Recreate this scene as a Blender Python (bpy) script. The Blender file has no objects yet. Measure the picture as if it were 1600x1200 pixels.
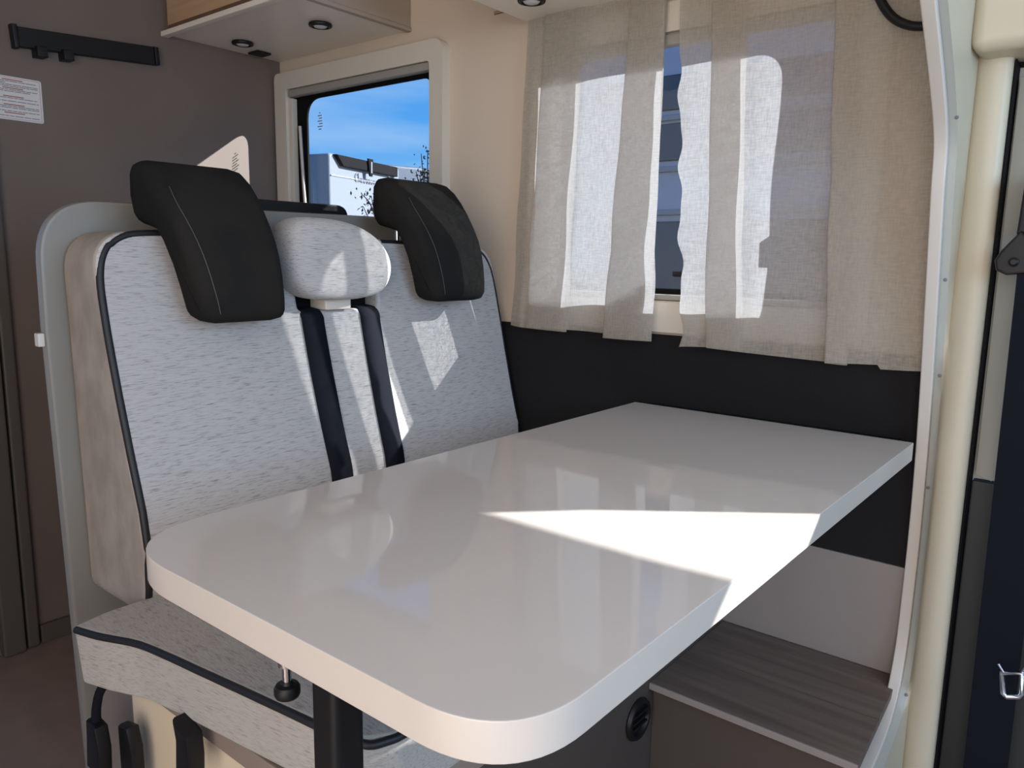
import bpy, bmesh, math, random
from mathutils import Vector, Matrix
random.seed(7)
sc = bpy.context.scene
C = sc.collection

# ------------------------------------------------------------------ camera
RX = ((0.77748947, 0.113854, -0.61850416),
      (0.62868804, -0.11542151, 0.76904436),
      (0.01617009, -0.98677006, -0.16131765))        # columns: right, down, forward
CAMZ = 1.02
cd = bpy.data.cameras.new('camera')
cam = bpy.data.objects.new('camera', cd)
C.objects.link(cam)
M = Matrix([[RX[i][0], -RX[i][1], -RX[i][2]] for i in range(3)])
cam.matrix_world = Matrix.Translation((0, 0, CAMZ)) @ M.to_4x4()
cd.sensor_width = 36.0
cd.lens = 1206.0 / 1600.0 * 36.0
cd.clip_start = 0.02
sc.camera = cam

# ------------------------------------------------------------------ view, world, sun, large lights
sc.view_settings.view_transform = 'Standard'
sc.view_settings.look = 'None'
sc.view_settings.exposure = 0.0
sc.view_settings.gamma = 1.0
sc.view_settings.use_curve_mapping = False

w = bpy.data.worlds.new('sky')
sc.world = w
w.use_nodes = True
nt = w.node_tree
nt.nodes.clear()
out = nt.nodes.new('ShaderNodeOutputWorld')
bg = nt.nodes.new('ShaderNodeBackground')
tc = nt.nodes.new('ShaderNodeTexCoord')
sep = nt.nodes.new('ShaderNodeSeparateXYZ')
rmp = nt.nodes.new('ShaderNodeValToRGB')
nz = nt.nodes.new('ShaderNodeTexNoise')
mp = nt.nodes.new('ShaderNodeMapping')
mixc = nt.nodes.new('ShaderNodeMixRGB')
r2 = nt.nodes.new('ShaderNodeValToRGB')
rmp.color_ramp.elements[0].position = 0.0
rmp.color_ramp.elements[0].color = (0.30, 0.62, 0.98, 1)
rmp.color_ramp.elements[1].position = 0.45
rmp.color_ramp.elements[1].color = (0.07, 0.27, 0.78, 1)
e = rmp.color_ramp.elements.new(0.16)
e.color = (0.10, 0.40, 0.92, 1)
mp.inputs['Scale'].default_value = (1.2, 1.2, 9)
nz.inputs['Scale'].default_value = 2.2
nz.inputs['Detail'].default_value = 4
r2.color_ramp.elements[0].position = 0.48
r2.color_ramp.elements[0].color = (0, 0, 0, 1)
r2.color_ramp.elements[1].position = 0.8
r2.color_ramp.elements[1].color = (0.4, 0.4, 0.4, 1)
mixc.inputs['Color2'].default_value = (0.75, 0.88, 1, 1)
L = nt.links.new
L(tc.outputs['Generated'], sep.inputs[0]); L(sep.outputs['Z'], rmp.inputs[0])
L(tc.outputs['Generated'], mp.inputs[0]); L(mp.outputs[0], nz.inputs[0]); L(nz.outputs[0], r2.inputs[0])
L(r2.outputs[0], mixc.inputs['Fac']); L(rmp.outputs[0], mixc.inputs['Color1'])
L(mixc.outputs[0], bg.inputs['Color']); L(bg.outputs[0], out.inputs[0])
bg.inputs['Strength'].default_value = 1.25

SUN_D = Vector((-1.0, -0.93, -0.67))
sd = bpy.data.lights.new('sun', 'SUN')
sd.energy = 17.0
sd.color = (1.0, 0.97, 0.93)
sd.angle = math.radians(0.53)
so = bpy.data.objects.new('sun', sd)
C.objects.link(so)
so.rotation_euler = SUN_D.to_track_quat('-Z', 'Y').to_euler()
so.location = (6, 8, 8)


def area(name, loc, direction, sx, sy, power, col):
    a = bpy.data.lights.new(name, 'AREA')
    a.shape = 'RECTANGLE'; a.size = sx; a.size_y = sy; a.energy = power; a.color = col
    o = bpy.data.objects.new(name, a); C.objects.link(o)
    o.location = loc
    o.rotation_euler = Vector(direction).to_track_quat('-Z', 'Y').to_euler()
    return o

area('windscreen_daylight', (1.25, 0.45, 1.35), (-1, 0.1, -0.15), 1.5, 0.7, 23, (0.47, 0.72, 1.0))
area('entry_door_daylight', (0.15, -0.72, 1.0), (-0.15, 1, 0.0), 1.3, 1.7, 25, (1.0, 0.86, 0.71))

# ------------------------------------------------------------------ materials
def mat(name, col, rough=0.6, metal=0.0, spec=0.5, noise=None, bump=None, coat=0.0):
    """noise=(scale xyz, colour2, lo, hi); bump=(scale xyz, strength, distance)"""
    m = bpy.data.materials.new(name)
    m.use_nodes = True
    n = m.node_tree
    b = n.nodes['Principled BSDF']
    b.inputs['Base Color'].default_value = (*col, 1)
    b.inputs['Roughness'].default_value = rough
    b.inputs['Metallic'].default_value = metal
    b.inputs['Specular IOR Level'].default_value = spec
    b.inputs['Coat Weight'].default_value = coat
    t = n.nodes.new('ShaderNodeTexCoord')
    if noise:
        mpp = n.nodes.new('ShaderNodeMapping'); mpp.inputs['Scale'].default_value = noise[0]
        x = n.nodes.new('ShaderNodeTexNoise'); x.inputs['Scale'].default_value = 1; x.inputs['Detail'].default_value = 4
        rr = n.nodes.new('ShaderNodeValToRGB')
        rr.color_ramp.elements[0].position = noise[2]; rr.color_ramp.elements[0].color = (*noise[1], 1)
        rr.color_ramp.elements[1].position = noise[3]; rr.color_ramp.elements[1].color = (*col, 1)
        n.links.new(t.outputs['Object'], mpp.inputs[0]); n.links.new(mpp.outputs[0], x.inputs[0])
        n.links.new(x.outputs[0], rr.inputs[0]); n.links.new(rr.outputs[0], b.inputs['Base Color'])
    if bump:
        mpp = n.nodes.new('ShaderNodeMapping'); mpp.inputs['Scale'].default_value = bump[0]
        x = n.nodes.new('ShaderNodeTexNoise'); x.inputs['Scale'].default_value = 1; x.inputs['Detail'].default_value = 3
        bb = n.nodes.new('ShaderNodeBump'); bb.inputs['Strength'].default_value = bump[1]; bb.inputs['Distance'].default_value = bump[2]
        n.links.new(t.outputs['Object'], mpp.inputs[0]); n.links.new(mpp.outputs[0], x.inputs[0])
        n.links.new(x.outputs[0], bb.inputs['Height']); n.links.new(bb.outputs[0], b.inputs['Normal'])
    return m

def fabric(name, col, dark, sc_):
    """chenille: thin dark flecks drawn out along the weave"""
    m = mat(name, col, 0.95, spec=0.15, bump=((sc_[0] * 2, sc_[1] * 2, sc_[2] * 2), 0.5, 0.002))
    n = m.node_tree; b = n.nodes['Principled BSDF']
    t = n.nodes.new('ShaderNodeTexCoord')
    mpp = n.nodes.new('ShaderNodeMapping'); mpp.inputs['Scale'].default_value = sc_
    x = n.nodes.new('ShaderNodeTexNoise'); x.inputs['Scale'].default_value = 1; x.inputs['Detail'].default_value = 5; x.inputs['Roughness'].default_value = 0.65
    rr = n.nodes.new('ShaderNodeValToRGB')
    rr.color_ramp.elements[0].position = 0.30; rr.color_ramp.elements[0].color = (*dark, 1)
    rr.color_ramp.elements[1].position = 0.47; rr.color_ramp.elements[1].color = (*col, 1)
    ee = rr.color_ramp.elements.new(0.75); ee.color = (*[min(1, c * 1.12) for c in col], 1)
    n.links.new(t.outputs['Object'], mpp.inputs[0]); n.links.new(mpp.outputs[0], x.inputs[0])
    n.links.new(x.outputs[0], rr.inputs[0]); n.links.new(rr.outputs[0], b.inputs['Base Color'])
    b.inputs['Sheen Weight'].default_value = 0.15
    return m

MT = {}
MT['fabric_y'] = fabric('chenille_back', (0.43, 0.415, 0.41), (0.21, 0.198, 0.192), (170, 42, 600))
MT['fabric_x'] = fabric('chenille_seat', (0.395, 0.37, 0.335), (0.24, 0.22, 0.20), (55, 200, 560))
MT['suede'] = mat('back_side_velour', (0.36, 0.32, 0.28), 0.95, spec=0.1, noise=((26, 26, 14), (0.28, 0.245, 0.215), 0.35, 0.65))
MT['charcoal'] = mat('charcoal_microfibre', (0.020, 0.0185, 0.017), 0.95, spec=0.08, noise=((9, 9, 9), (0.014, 0.014, 0.014), 0.4, 0.6), bump=((700, 700, 700), 0.25, 0.001))
MT['piping'] = mat('piping_black', (0.008, 0.008, 0.010), 0.55)
MT['belt'] = mat('belt_webbing', (0.008, 0.009, 0.014), 0.9, spec=0.1, bump=((60, 900, 60), 0.3, 0.0006))
MT['black'] = mat('black_plastic', (0.007, 0.007, 0.008), 0.45, spec=0.3)
MT['rubber'] = mat('rubber_seal', (0.006, 0.006, 0.007), 0.7, spec=0.1)
MT['table'] = mat('table_laminate', (0.55, 0.51, 0.475), 0.045, spec=0.22)
MT['table_edge'] = mat('table_edge', (0.53, 0.48, 0.43), 0.28)
MT['bulkhead'] = mat('taupe_panel', (0.158, 0.124, 0.107), 0.55, spec=0.3, noise=((5, 5, 5), (0.144, 0.112, 0.097), 0.35, 0.65))
MT['jamb'] = mat('dark_taupe_jamb', (0.085, 0.072, 0.064), 0.5)
MT['greige'] = mat('greige_shell', (0.215, 0.205, 0.185), 0.4)
MT['cream'] = mat('cream_wall', (0.66, 0.555, 0.455), 0.6, spec=0.3, noise=((3, 3, 3), (0.64, 0.535, 0.435), 0.35, 0.65))
MT['cream_plastic'] = mat('cream_plastic', (0.66, 0.60, 0.52), 0.4)
MT['locker'] = mat('locker_white', (0.80, 0.74, 0.66), 0.3)
MT['locker_end'] = mat('locker_end_taupe', (0.36, 0.30, 0.255), 0.4)
MT['pillar'] = mat('pillar_cream', (0.50, 0.455, 0.35), 0.45)
MT['trim_white'] = mat('white_edge_trim', (0.56, 0.525, 0.48), 0.4)
MT['felt'] = mat('black_felt', (0.017, 0.016, 0.017), 1.0, spec=0.1, bump=((500, 500, 500), 0.4, 0.001))
MT['grey_panel'] = mat('grey_panel', (0.25, 0.22, 0.205), 0.5)
MT['door_grey'] = mat('door_grey', (0.34, 0.35, 0.32), 0.5)
MT['door_dark'] = mat('door_dark', (0.020, 0.022, 0.022), 0.6)
MT['dark_riser'] = mat('dark_riser', (0.065, 0.051, 0.043), 0.6)
MT['base_beige'] = mat('bench_base_beige', (0.74, 0.62, 0.44), 0.5)
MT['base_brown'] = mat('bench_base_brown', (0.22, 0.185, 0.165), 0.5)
MT['rail_brown'] = mat('seat_rail_brown', (0.26, 0.205, 0.17), 0.5)
MT['floor'] = mat('brown_vinyl_floor', (0.23, 0.165, 0.135), 0.6, noise=((18, 18, 18), (0.19, 0.135, 0.11), 0.3, 0.7))
MT['wood'] = mat('grey_oak_laminate', (0.175, 0.132, 0.110), 0.5, spec=0.3, noise=((3, 40, 40), (0.105, 0.078, 0.065), 0.3, 0.7))
MT['wood_door'] = mat('oak_locker_door', (0.55, 0.36, 0.22), 0.4, noise=((3, 30, 46), (0.44, 0.275, 0.16), 0.3, 0.7))
MT['wood_edge'] = mat('dark_oak_edge', (0.13, 0.075, 0.045), 0.5)
MT['chrome'] = mat('chrome', (0.75, 0.76, 0.78), 0.15, metal=1.0)
MT['silver'] = mat('buckle_steel', (0.72, 0.82, 0.95), 0.22, metal=1.0)
MT['brass'] = mat('brass_pin', (0.62, 0.40, 0.22), 0.3, metal=1.0)
MT['lens'] = mat('lamp_lens', (0.55, 0.57, 0.58), 0.25)
MT['paper'] = mat('notice_paper', (0.62, 0.60, 0.60), 0.5)
MT['ink'] = mat('ink_grey', (0.16, 0.16, 0.19), 0.6)
MT['ink_red'] = mat('ink_red', (0.36, 0.12, 0.12), 0.6)
MT['blind'] = mat('blind_grey', (0.33, 0.31, 0.28), 0.5)
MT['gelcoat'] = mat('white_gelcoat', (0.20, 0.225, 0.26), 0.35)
MT['shade_paint'] = mat('grey_blue_shade', (0.30, 0.34, 0.42), 0.4)  # blue-grey of a wall in shade, put into the base colour
MT['blue_grey'] = mat('blue_grey_paint', (0.10, 0.125, 0.17), 0.4)
MT['van_window'] = mat('dark_van_window', (0.06, 0.065, 0.08), 0.15)
MT['asphalt'] = mat('asphalt', (0.30, 0.28, 0.255), 0.9, noise=((9, 9, 9), (0.24, 0.225, 0.205), 0.3, 0.7))
MT['leaf'] = mat('leaf_dark', (0.035, 0.045, 0.03), 0.6)
MT['bark'] = mat('bark', (0.05, 0.038, 0.03), 0.8)
MT['groove'] = mat('groove_shade_grey', (0.37, 0.385, 0.36), 0.5)  # pillar colour greyed: the groove's shading is put into the colour
MT['shell'] = mat('cab_lining', (0.45, 0.43, 0.40), 0.7)

def glass_mat(name, tint):
    m = bpy.data.materials.new(name); m.use_nodes = True
    n = m.node_tree; n.nodes.clear()
    o = n.nodes.new('ShaderNodeOutputMaterial'); mx = n.nodes.new('ShaderNodeMixShader')
    tr = n.nodes.new('ShaderNodeBsdfTransparent'); tr.inputs[0].default_value = (*tint, 1)
    gl = n.nodes.new('ShaderNodeBsdfGlossy'); gl.inputs['Roughness'].default_value = 0.02
    lw = n.nodes.new('ShaderNodeLayerWeight'); lw.inputs[0].default_value = 0.5
    pw = n.nodes.new('ShaderNodeMath'); pw.operation = 'POWER'; pw.inputs[1].default_value = 5
    ma = n.nodes.new('ShaderNodeMath'); ma.operation = 'MULTIPLY_ADD'; ma.inputs[1].default_value = 0.8; ma.inputs[2].default_value = 0.03
    n.links.new(lw.outputs['Facing'], pw.inputs[0]); n.links.new(pw.outputs[0], ma.inputs[0])
    n.links.new(ma.outputs[0], mx.inputs[0]); n.links.new(tr.outputs[0], mx.inputs[1]); n.links.new(gl.outputs[0], mx.inputs[2])
    n.links.new(mx.outputs[0], o.inputs[0])
    return m
MT['pane'] = glass_mat('acrylic_pane', (0.87, 0.89, 0.90))
MT['cab_pane'] = glass_mat('cab_glass', (0.95, 0.96, 0.96))

def curtain_mat():
    m = bpy.data.materials.new('sheer_linen'); m.use_nodes = True
    n = m.node_tree; n.nodes.clear()
    o = n.nodes.new('ShaderNodeOutputMaterial')
    df = n.nodes.new('ShaderNodeBsdfDiffuse'); df.inputs[0].default_value = (0.62, 0.54, 0.44, 1)
    tl = n.nodes.new('ShaderNodeBsdfTranslucent'); tl.inputs[0].default_value = (0.50, 0.52, 0.56, 1)
    tr = n.nodes.new('ShaderNodeBsdfTransparent')
    m1 = n.nodes.new('ShaderNodeMixShader'); m1.inputs[0].default_value = 0.48
    m2 = n.nodes.new('ShaderNodeMixShader')
    t = n.nodes.new('ShaderNodeTexCoord')
    def weave(s):
        mpp = n.nodes.new('ShaderNodeMapping'); mpp.inputs['Scale'].default_value = s
        x = n.nodes.new('ShaderNodeTexNoise'); x.inputs['Scale'].default_value = 1; x.inputs['Detail'].default_value = 2
        n.links.new(t.outputs['Object'], mpp.inputs[0]); n.links.new(mpp.outputs[0], x.inputs[0])
        return x
    a = weave((420, 420, 60)); b = weave((60, 60, 420))
    ad = n.nodes.new('ShaderNodeMath'); ad.operation = 'ADD'
    n.links.new(a.outputs[0], ad.inputs[0]); n.links.new(b.outputs[0], ad.inputs[1])
    mr = n.nodes.new('ShaderNodeMapRange')
    mr.inputs['From Min'].default_value = 0.7; mr.inputs['From Max'].default_value = 1.3
    mr.inputs['To Min'].default_value = 0.07; mr.inputs['To Max'].default_value = 0.37
    n.links.new(ad.outputs[0], mr.inputs[0])
    n.links.new(mr.outputs[0], m2.inputs[0])
    n.links.new(df.outputs[0], m1.inputs[1]); n.links.new(tl.outputs[0], m1.inputs[2])
    n.links.new(m1.outputs[0], m2.inputs[1]); n.links.new(tr.outputs[0], m2.inputs[2])
    n.links.new(m2.outputs[0], o.inputs[0])
    return m
MT['curtain'] = curtain_mat()

# ------------------------------------------------------------------ helpers
def link(name, me, m=None, parent=None):
    o = bpy.data.objects.new(name, me)
    C.objects.link(o)
    if m is not None:
        for k in (m if isinstance(m, (list, tuple)) else [m]):
            me.materials.append(MT[k])
    if parent is not None:
        p = parent; off = Vector((0, 0, 0))
        while p is not None:
            off += p.location; p = p.parent
        o.parent = parent
        o.location = -off
    return o

def smooth(me, ang=35):
    for p in me.polygons: p.use_smooth = True
    me.set_sharp_from_angle(angle=math.radians(ang))

def from_bm(name, bm, m, parent=None, sm=True, ang=35):
    bmesh.ops.recalc_face_normals(bm, faces=bm.faces)
    me = bpy.data.meshes.new(name); bm.to_mesh(me); bm.free()
    if sm: smooth(me, ang)
    o = link(name, me, m, parent)
    if sm and ang <= 50:
        md = o.modifiers.new('normals', 'WEIGHTED_NORMAL'); md.keep_sharp = True; md.weight = 90
    return o

def empty(name, loc, label=None, cat=None, group=None, kind=None):
    o = bpy.data.objects.new(name, None); C.objects.link(o); o.location = loc
    o.empty_display_size = 0.05
    return tag(o, label, cat, group, kind)

def tag(o, label=None, cat=None, group=None, kind=None):
    if label: o['label'] = label
    if cat: o['category'] = cat
    if group: o['group'] = group
    if kind: o['kind'] = kind
    return o

def box_bm(lo, hi, bev=0.0, seg=2, bm=None):
    b2 = bmesh.new()
    bmesh.ops.create_cube(b2, size=1)
    for v in b2.verts:
        v.co = Vector([(lo[i] + hi[i]) / 2 + v.co[i] * (hi[i] - lo[i]) for i in range(3)])
    if bev > 0:
        bmesh.ops.bevel(b2, geom=list(b2.edges), offset=bev, segments=seg, profile=0.5, affect='EDGES')
    if bm is None: return b2
    me = bpy.data.meshes.new('t'); b2.to_mesh(me); b2.free(); bm.from_mesh(me); bpy.data.meshes.remove(me)
    return bm

def box(name, lo, hi, m, parent=None, bev=0.003, seg=2):
    return from_bm(name, box_bm(lo, hi, bev, seg), m, parent)

def prism_bm(front, back, bev=0.0, seg=3):
    """front, back: matching 3-D loops"""
    bm = bmesh.new()
    a = [bm.verts.new(p) for p in front]; b = [bm.verts.new(p) for p in back]
    n = len(a)
    bm.faces.new(a); bm.faces.new(list(reversed(b)))
    for i in range(n):
        bm.faces.new((a[i], b[i], b[(i + 1) % n], a[(i + 1) % n]))
    bmesh.ops.recalc_face_normals(bm, faces=bm.faces)
    if bev > 0:
        caps = [e_ for e_ in bm.edges if (e_.verts[0] in a and e_.verts[1] in a) or (e_.verts[0] in b and e_.verts[1] in b)]
        bmesh.ops.bevel(bm, geom=caps, offset=bev, segments=seg, profile=0.5, affect='EDGES', clamp_overlap=True)
    return bm

def rounded(pts, rad, seg=8):
    """2-D polygon with rounded corners; rad is a number or one per corner"""
    res = []; n = len(pts)
    for i in range(n):
        p = Vector(pts[i]); a = Vector(pts[i - 1]); b = Vector(pts[(i + 1) % n])
        r = rad[i] if isinstance(rad, (list, tuple)) else rad
        if r <= 0: res.append((p.x, p.y)); continue
        da = (a - p).normalized(); db = (b - p).normalized()
        ang = da.angle(db); d = min(r / math.tan(ang / 2), (a - p).length * .49, (b - p).length * .49)
        p1 = p + da * d; p2 = p + db * d
        for k in range(seg + 1):
            t = k / seg
            q = p1 * (1 - t) ** 2 + p * 2 * t * (1 - t) + p2 * t * t
            # blend towards a true arc
            res.append((q.x, q.y))
    return res

AX = {'x': lambda u, v, w: (w, u, v), 'y': lambda u, v, w: (u, w, v), 'z': lambda u, v, w: (u, v, w)}

def plate(name, outer, holes, axis, lo, hi, m, parent=None, ang=35):
    """flat plate with real holes; axis 'x': (y,z) outline, 'y': (x,z), 'z': (x,y)"""
    cu = bpy.data.curves.new('t', 'CURVE'); cu.dimensions = '2D'; cu.fill_mode = 'BOTH'; cu.extrude = (hi - lo) / 2
    for loop in [outer] + list(holes):
        s = cu.splines.new('POLY'); s.points.add(len(loop) - 1)
        for p, q in zip(s.points, loop): p.co = (q[0], q[1], 0, 1)
        s.use_cyclic_u = True
    o = bpy.data.objects.new('t', cu); C.objects.link(o)
    dg = bpy.context.evaluated_depsgraph_get()
    me = bpy.data.meshes.new_from_object(o.evaluated_get(dg))
    bpy.data.objects.remove(o); bpy.data.curves.remove(cu)
    bm = bmesh.new(); bm.from_mesh(me); bpy.data.meshes.remove(me)
    bmesh.ops.remove_doubles(bm, verts=bm.verts, dist=1e-5)
    f = AX[axis]; mid = (lo + hi) / 2
    for v in bm.verts: v.co = Vector(f(v.co.x, v.co.y, v.co.z + mid))
    return from_bm(name, bm, m, parent, ang=ang)

def catmull(pts, n=6):
    P = [Vector(p) for p in pts]; res = []
    for i in range(len(P) - 1):
        p0 = P[max(i - 1, 0)]; p1 = P[i]; p2 = P[i + 1]; p3 = P[min(i + 2, len(P) - 1)]
        for k in range(n):
            t = k / n
            res.append(0.5 * ((2 * p1) + (p2 - p0) * t + (2 * p0 - 5 * p1 + 4 * p2 - p3) * t * t + (3 * p1 - p0 - 3 * p2 + p3) * t ** 3))
    res.append(P[-1])
    return res

def tube_bm(pts, r, seg=8, bm=None, closed=False):
    bm = bm or bmesh.new()
    P = [Vector(p) for p in pts]; n = len(P); rings = []
    up = None
    for i, p in enumerate(P):
        a = P[i - 1] if (i > 0 or closed) else P[0]
        b = P[(i + 1) % n] if (i < n - 1 or closed) else P[-1]
        d = (b - a).normalized()
        if up is None:
            up = d.orthogonal().normalized()
        up = (up - d * up.dot(d)).normalized()
        s = d.cross(up)
        rr = r[i] if isinstance(r, (list, tuple)) else r
        rings.append([bm.verts.new(p + (up * math.cos(2 * math.pi * k / seg) + s * math.sin(2 * math.pi * k / seg)) * rr) for k in range(seg)])
    for i in range(n if closed else n - 1):
        A = rings[i]; B = rings[(i + 1) % n]
        for k in range(seg):
            bm.faces.new((A[k], A[(k + 1) % seg], B[(k + 1) % seg], B[k]))
    if not closed:
        bm.faces.new(list(reversed(rings[0]))); bm.faces.new(rings[-1])
    return bm

def tube(name, pts, r, m, parent=None, seg=8, closed=False):
    return from_bm(name, tube_bm(pts, r, seg, None, closed), m, parent, ang=60)

def lathe(name, prof, centre, axis, m, parent=None, seg=24):
    """prof: (radius, height) from bottom to top about centre along axis"""
    ax = Vector(axis).normalized(); u = ax.orthogonal().normalized(); v = ax.cross(u); c = Vector(centre)
    bm = bmesh.new(); rings = []
    for r, h in prof:
        rings.append([bm.verts.new(c + ax * h + (u * math.cos(2 * math.pi * k / seg) + v * math.sin(2 * math.pi * k / seg)) * max(r, 1e-4)) for k in range(seg)])
    for A, B in zip(rings, rings[1:]):
        for k in range(seg): bm.faces.new((A[k], A[(k + 1) % seg], B[(k + 1) % seg], B[k]))
    bm.faces.new(list(reversed(rings[0]))); bm.faces.new(rings[-1])
    return from_bm(name, bm, m, parent, ang=40)

def inset_poly(pts, d):
    n = len(pts); res = []
    area_ = sum(pts[i][0] * pts[(i + 1) % n][1] - pts[(i + 1) % n][0] * pts[i][1] for i in range(n))
    sgn = 1 if area_ > 0 else -1
    for i in range(n):
        a = Vector(pts[i - 1]); p = Vector(pts[i]); b = Vector(pts[(i + 1) % n])
        t = ((p - a).normalized() + (b - p).normalized())
        t = t.normalized() if t.length > 1e-6 else (b - p).normalized()
        nrm = Vector((-t.y, t.x)) * sgn
        q = p + nrm * d
        res.append((q.x, q.y))
    return res

def loft_bm(prof, stations, place):
    """stations: (position, inset); place(u, v, pos) -> 3-D"""
    bm = bmesh.new(); rings = []
    for pos, ins in stations:
        pp = inset_poly(prof, ins)
        rings.append([bm.verts.new(place(u, v, pos)) for u, v in pp])
    n = len(prof)
    for A, B in zip(rings, rings[1:]):
        for k in range(n): bm.faces.new((A[k], A[(k + 1) % n], B[(k + 1) % n], B[k]))
    bm.faces.new(list(reversed(rings[0]))); bm.faces.new(rings[-1])
    return bm

def round_stations(a, b, r, k=4):
    st = []
    for i in range(k + 1):
        t = math.pi / 2 * i / k
        st.append((a + r * (1 - math.sin(t)), r * (1 - math.cos(t))))
    st.reverse()
    st = [(a + r * (1 - math.cos(math.pi / 2 * i / k)), r * (1 - math.sin(math.pi / 2 * i / k))) for i in range(k + 1)]
    st += [(b - r * (1 - math.cos(math.pi / 2 * i / k)), r * (1 - math.sin(math.pi / 2 * i / k))) for i in range(k, -1, -1)]
    return st

def rect(x0, z0, x1, z1, r, seg=8):
    return rounded([(x0, z0), (x1, z0), (x1, z1), (x0, z1)], r, seg)

# ------------------------------------------------------------------ the setting
ST = 'structure'
tag(box('floor', (-2.6, -0.8, -0.06), (1.3, 1.5, 0.0), 'floor', bev=0), kind=ST)
tag(box('ceiling', (-2.6, -0.8, 1.93), (1.3, 1.56, 1.97), 'cream', bev=0), kind=ST)
tag(box('wall_left', (-2.19, 0.35, 0), (-2.15, 1.5, 1.93), 'bulkhead', bev=0), kind=ST)
tag(box('trim_1', (-2.15, 0.612, 0), (-2.118, 0.665, 1.93), 'jamb', bev=0.008), kind=ST)
tag(box('trim_2', (-2.15, 0.670, 0), (-2.128, 0.700, 1.93), 'jamb', bev=0.008), kind=ST)
tag(box('door_1', (-2.165, 0.20, 0.15), (-2.135, 0.606, 0.9), 'door_grey', bev=0.004), kind=ST)
tag(box('baseboard_left', (-2.15, 0.705, 0), (-2.135, 1.5, 0.05), 'jamb', bev=0.003), kind=ST)

W1 = (-2.095, 1.00, -1.462, 1.528)      # x0 z0 x1 z1 of the openings in the side wall
W2 = (-1.10, 0.925, -0.430, 1.485)
tag(plate('wall_back', [(-2.6, 0), (-0.252, 0), (-0.252, 1.93), (-2.6, 1.93)],
          [rect(*W1, 0.02), rect(*W2, 0.03)], 'y', 1.50, 1.54, 'cream'), kind=ST)
tag(box('trim_3', (-1.34, 1.490, 0.475), (-0.267, 1.4999, 0.862), 'felt', bev=0.002), kind=ST)     # felt lining
tag(box('trim_4', (-1.34, 1.488, 0.265), (-0.267, 1.4999, 0.475), 'grey_panel', bev=0.002), kind=ST)

# far wall of the cab, entry side: only there to keep the room a room
tag(plate('wall_near', [(-2.6, 0), (1.3, 0), (1.3, 1.93), (-2.6, 1.93)], [[(-0.55, 0.02), (0.85, 0.02), (0.85, 1.9), (-0.55, 1.9)]], 'y', -0.80, -0.76, 'cream'), kind=ST)
tag(plate('wall_front', [(-0.8, 0), (1.54, 0), (1.54, 1.93), (-0.8, 1.93)], [rect(-0.4, 0.95, 1.3, 1.75, 0.08)], 'x', 1.30, 1.34, 'shell'), kind=ST)

# --- window over the bench
w1 = empty('window_1', (-1.78, 1.5, 1.0), kind=ST)
plate('window_frame', rect(-2.140, 0.96, -1.424, 1.562, [0.01, 0.01, 0.035, 0.02]), [rect(-2.083, 1.02, -1.470, 1.512, 0.012)], 'y', 1.470, 1.4999, 'cream_plastic', w1)
plate('rubber_seal', rect(-2.090, 1.005, -1.466, 1.524, 0.02), [rect(-2.020, 1.05, -1.490, 1.480, [0.02, 0.02, 0.035, 0.06], 10)], 'y', 1.5001, 1.506, 'rubber', w1)
box('blind_cassette', (-2.080, 1.474, 1.490), (-1.472, 1.4998, 1.5115), 'blind', w1, 0.006)
box('window_pane', (-2.090, 1.507, 1.005), (-1.466, 1.511, 1.524), 'pane', w1, 0)
tube('window_stay', catmull([(-2.045, 1.492, 1.405), (-2.035, 1.492, 1.25), (-2.02, 1.492, 1.06)], 5), 0.005, 'trim_white', w1)
box('blind_side_rail', (-2.083, 1.480, 1.02), (-2.066, 1.4995, 1.487), 'cream_plastic', w1, 0.002)
bm = bmesh.new()
for i, (wd, dx) in enumerate([(0.006, 0), (0.020, 0), (0.016, 0.003), (0.022, 0), (0.018, 0.004), (0.025, 0), (0.015, 0)]):
    x0 = -1.965 + dx - wd / 2
    box_bm((x0, 1.5058, 1.437 - i * 0.0078), (x0 + wd, 1.5066, 1.4394 - i * 0.0078), 0, 2, bm)
tag(from_bm('printed_mark', bm, 'ink', w1), kind='stuff')

# --- window behind the curtains
w2 = empty('window_2', (-0.78, 1.5, 0.92), kind=ST)
plate('window_frame', rect(-1.155, 0.868, -0.375, 1.535, 0.03), [rect(-1.092, 0.932, -0.438, 1.478, 0.02)], 'y', 1.486, 1.4999, 'cream_plastic', w2)
plate('window_lining', rect(-1.098, 0.927, -0.432, 1.483, 0.028), [rect(-1.092, 0.934, -0.438, 1.476, 0.02)], 'y', 1.5001, 1.545, 'cream_plastic', w2)
plate('rubber_seal', rect(-1.12, 0.905, -0.410, 1.505, 0.05), [rect(-1.075, 0.958, -0.448, 1.472, 0.055, 10)], 'y', 1.546, 1.562, 'rubber', w2)
box('blind_cassette', (-1.09, 1.488, 1.452), (-0.440, 1.512, 1.475), 'blind', w2, 0.006)
box('sill_rail', (-1.09, 1.502, 0.935), (-0.440, 1.530, 0.947), 'blind', w2, 0.003)
box('window_pane', (-1.11, 1.563, 0.92), (-0.42, 1.568, 1.49), 'pane', w2, 0)
box('latch', (-0.795, 1.535, 0.985), (-0.735, 1.560, 0.997), 'black', w2, 0.004)
box('latch', (-0.735, 1.540, 0.985), (-0.720, 1.562, 1.03), 'black', w2, 0.004)
box('latch', (-0.470, 1.535, 1.078), (-0.446, 1.560, 1.128), 'black', w2, 0.004)

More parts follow.
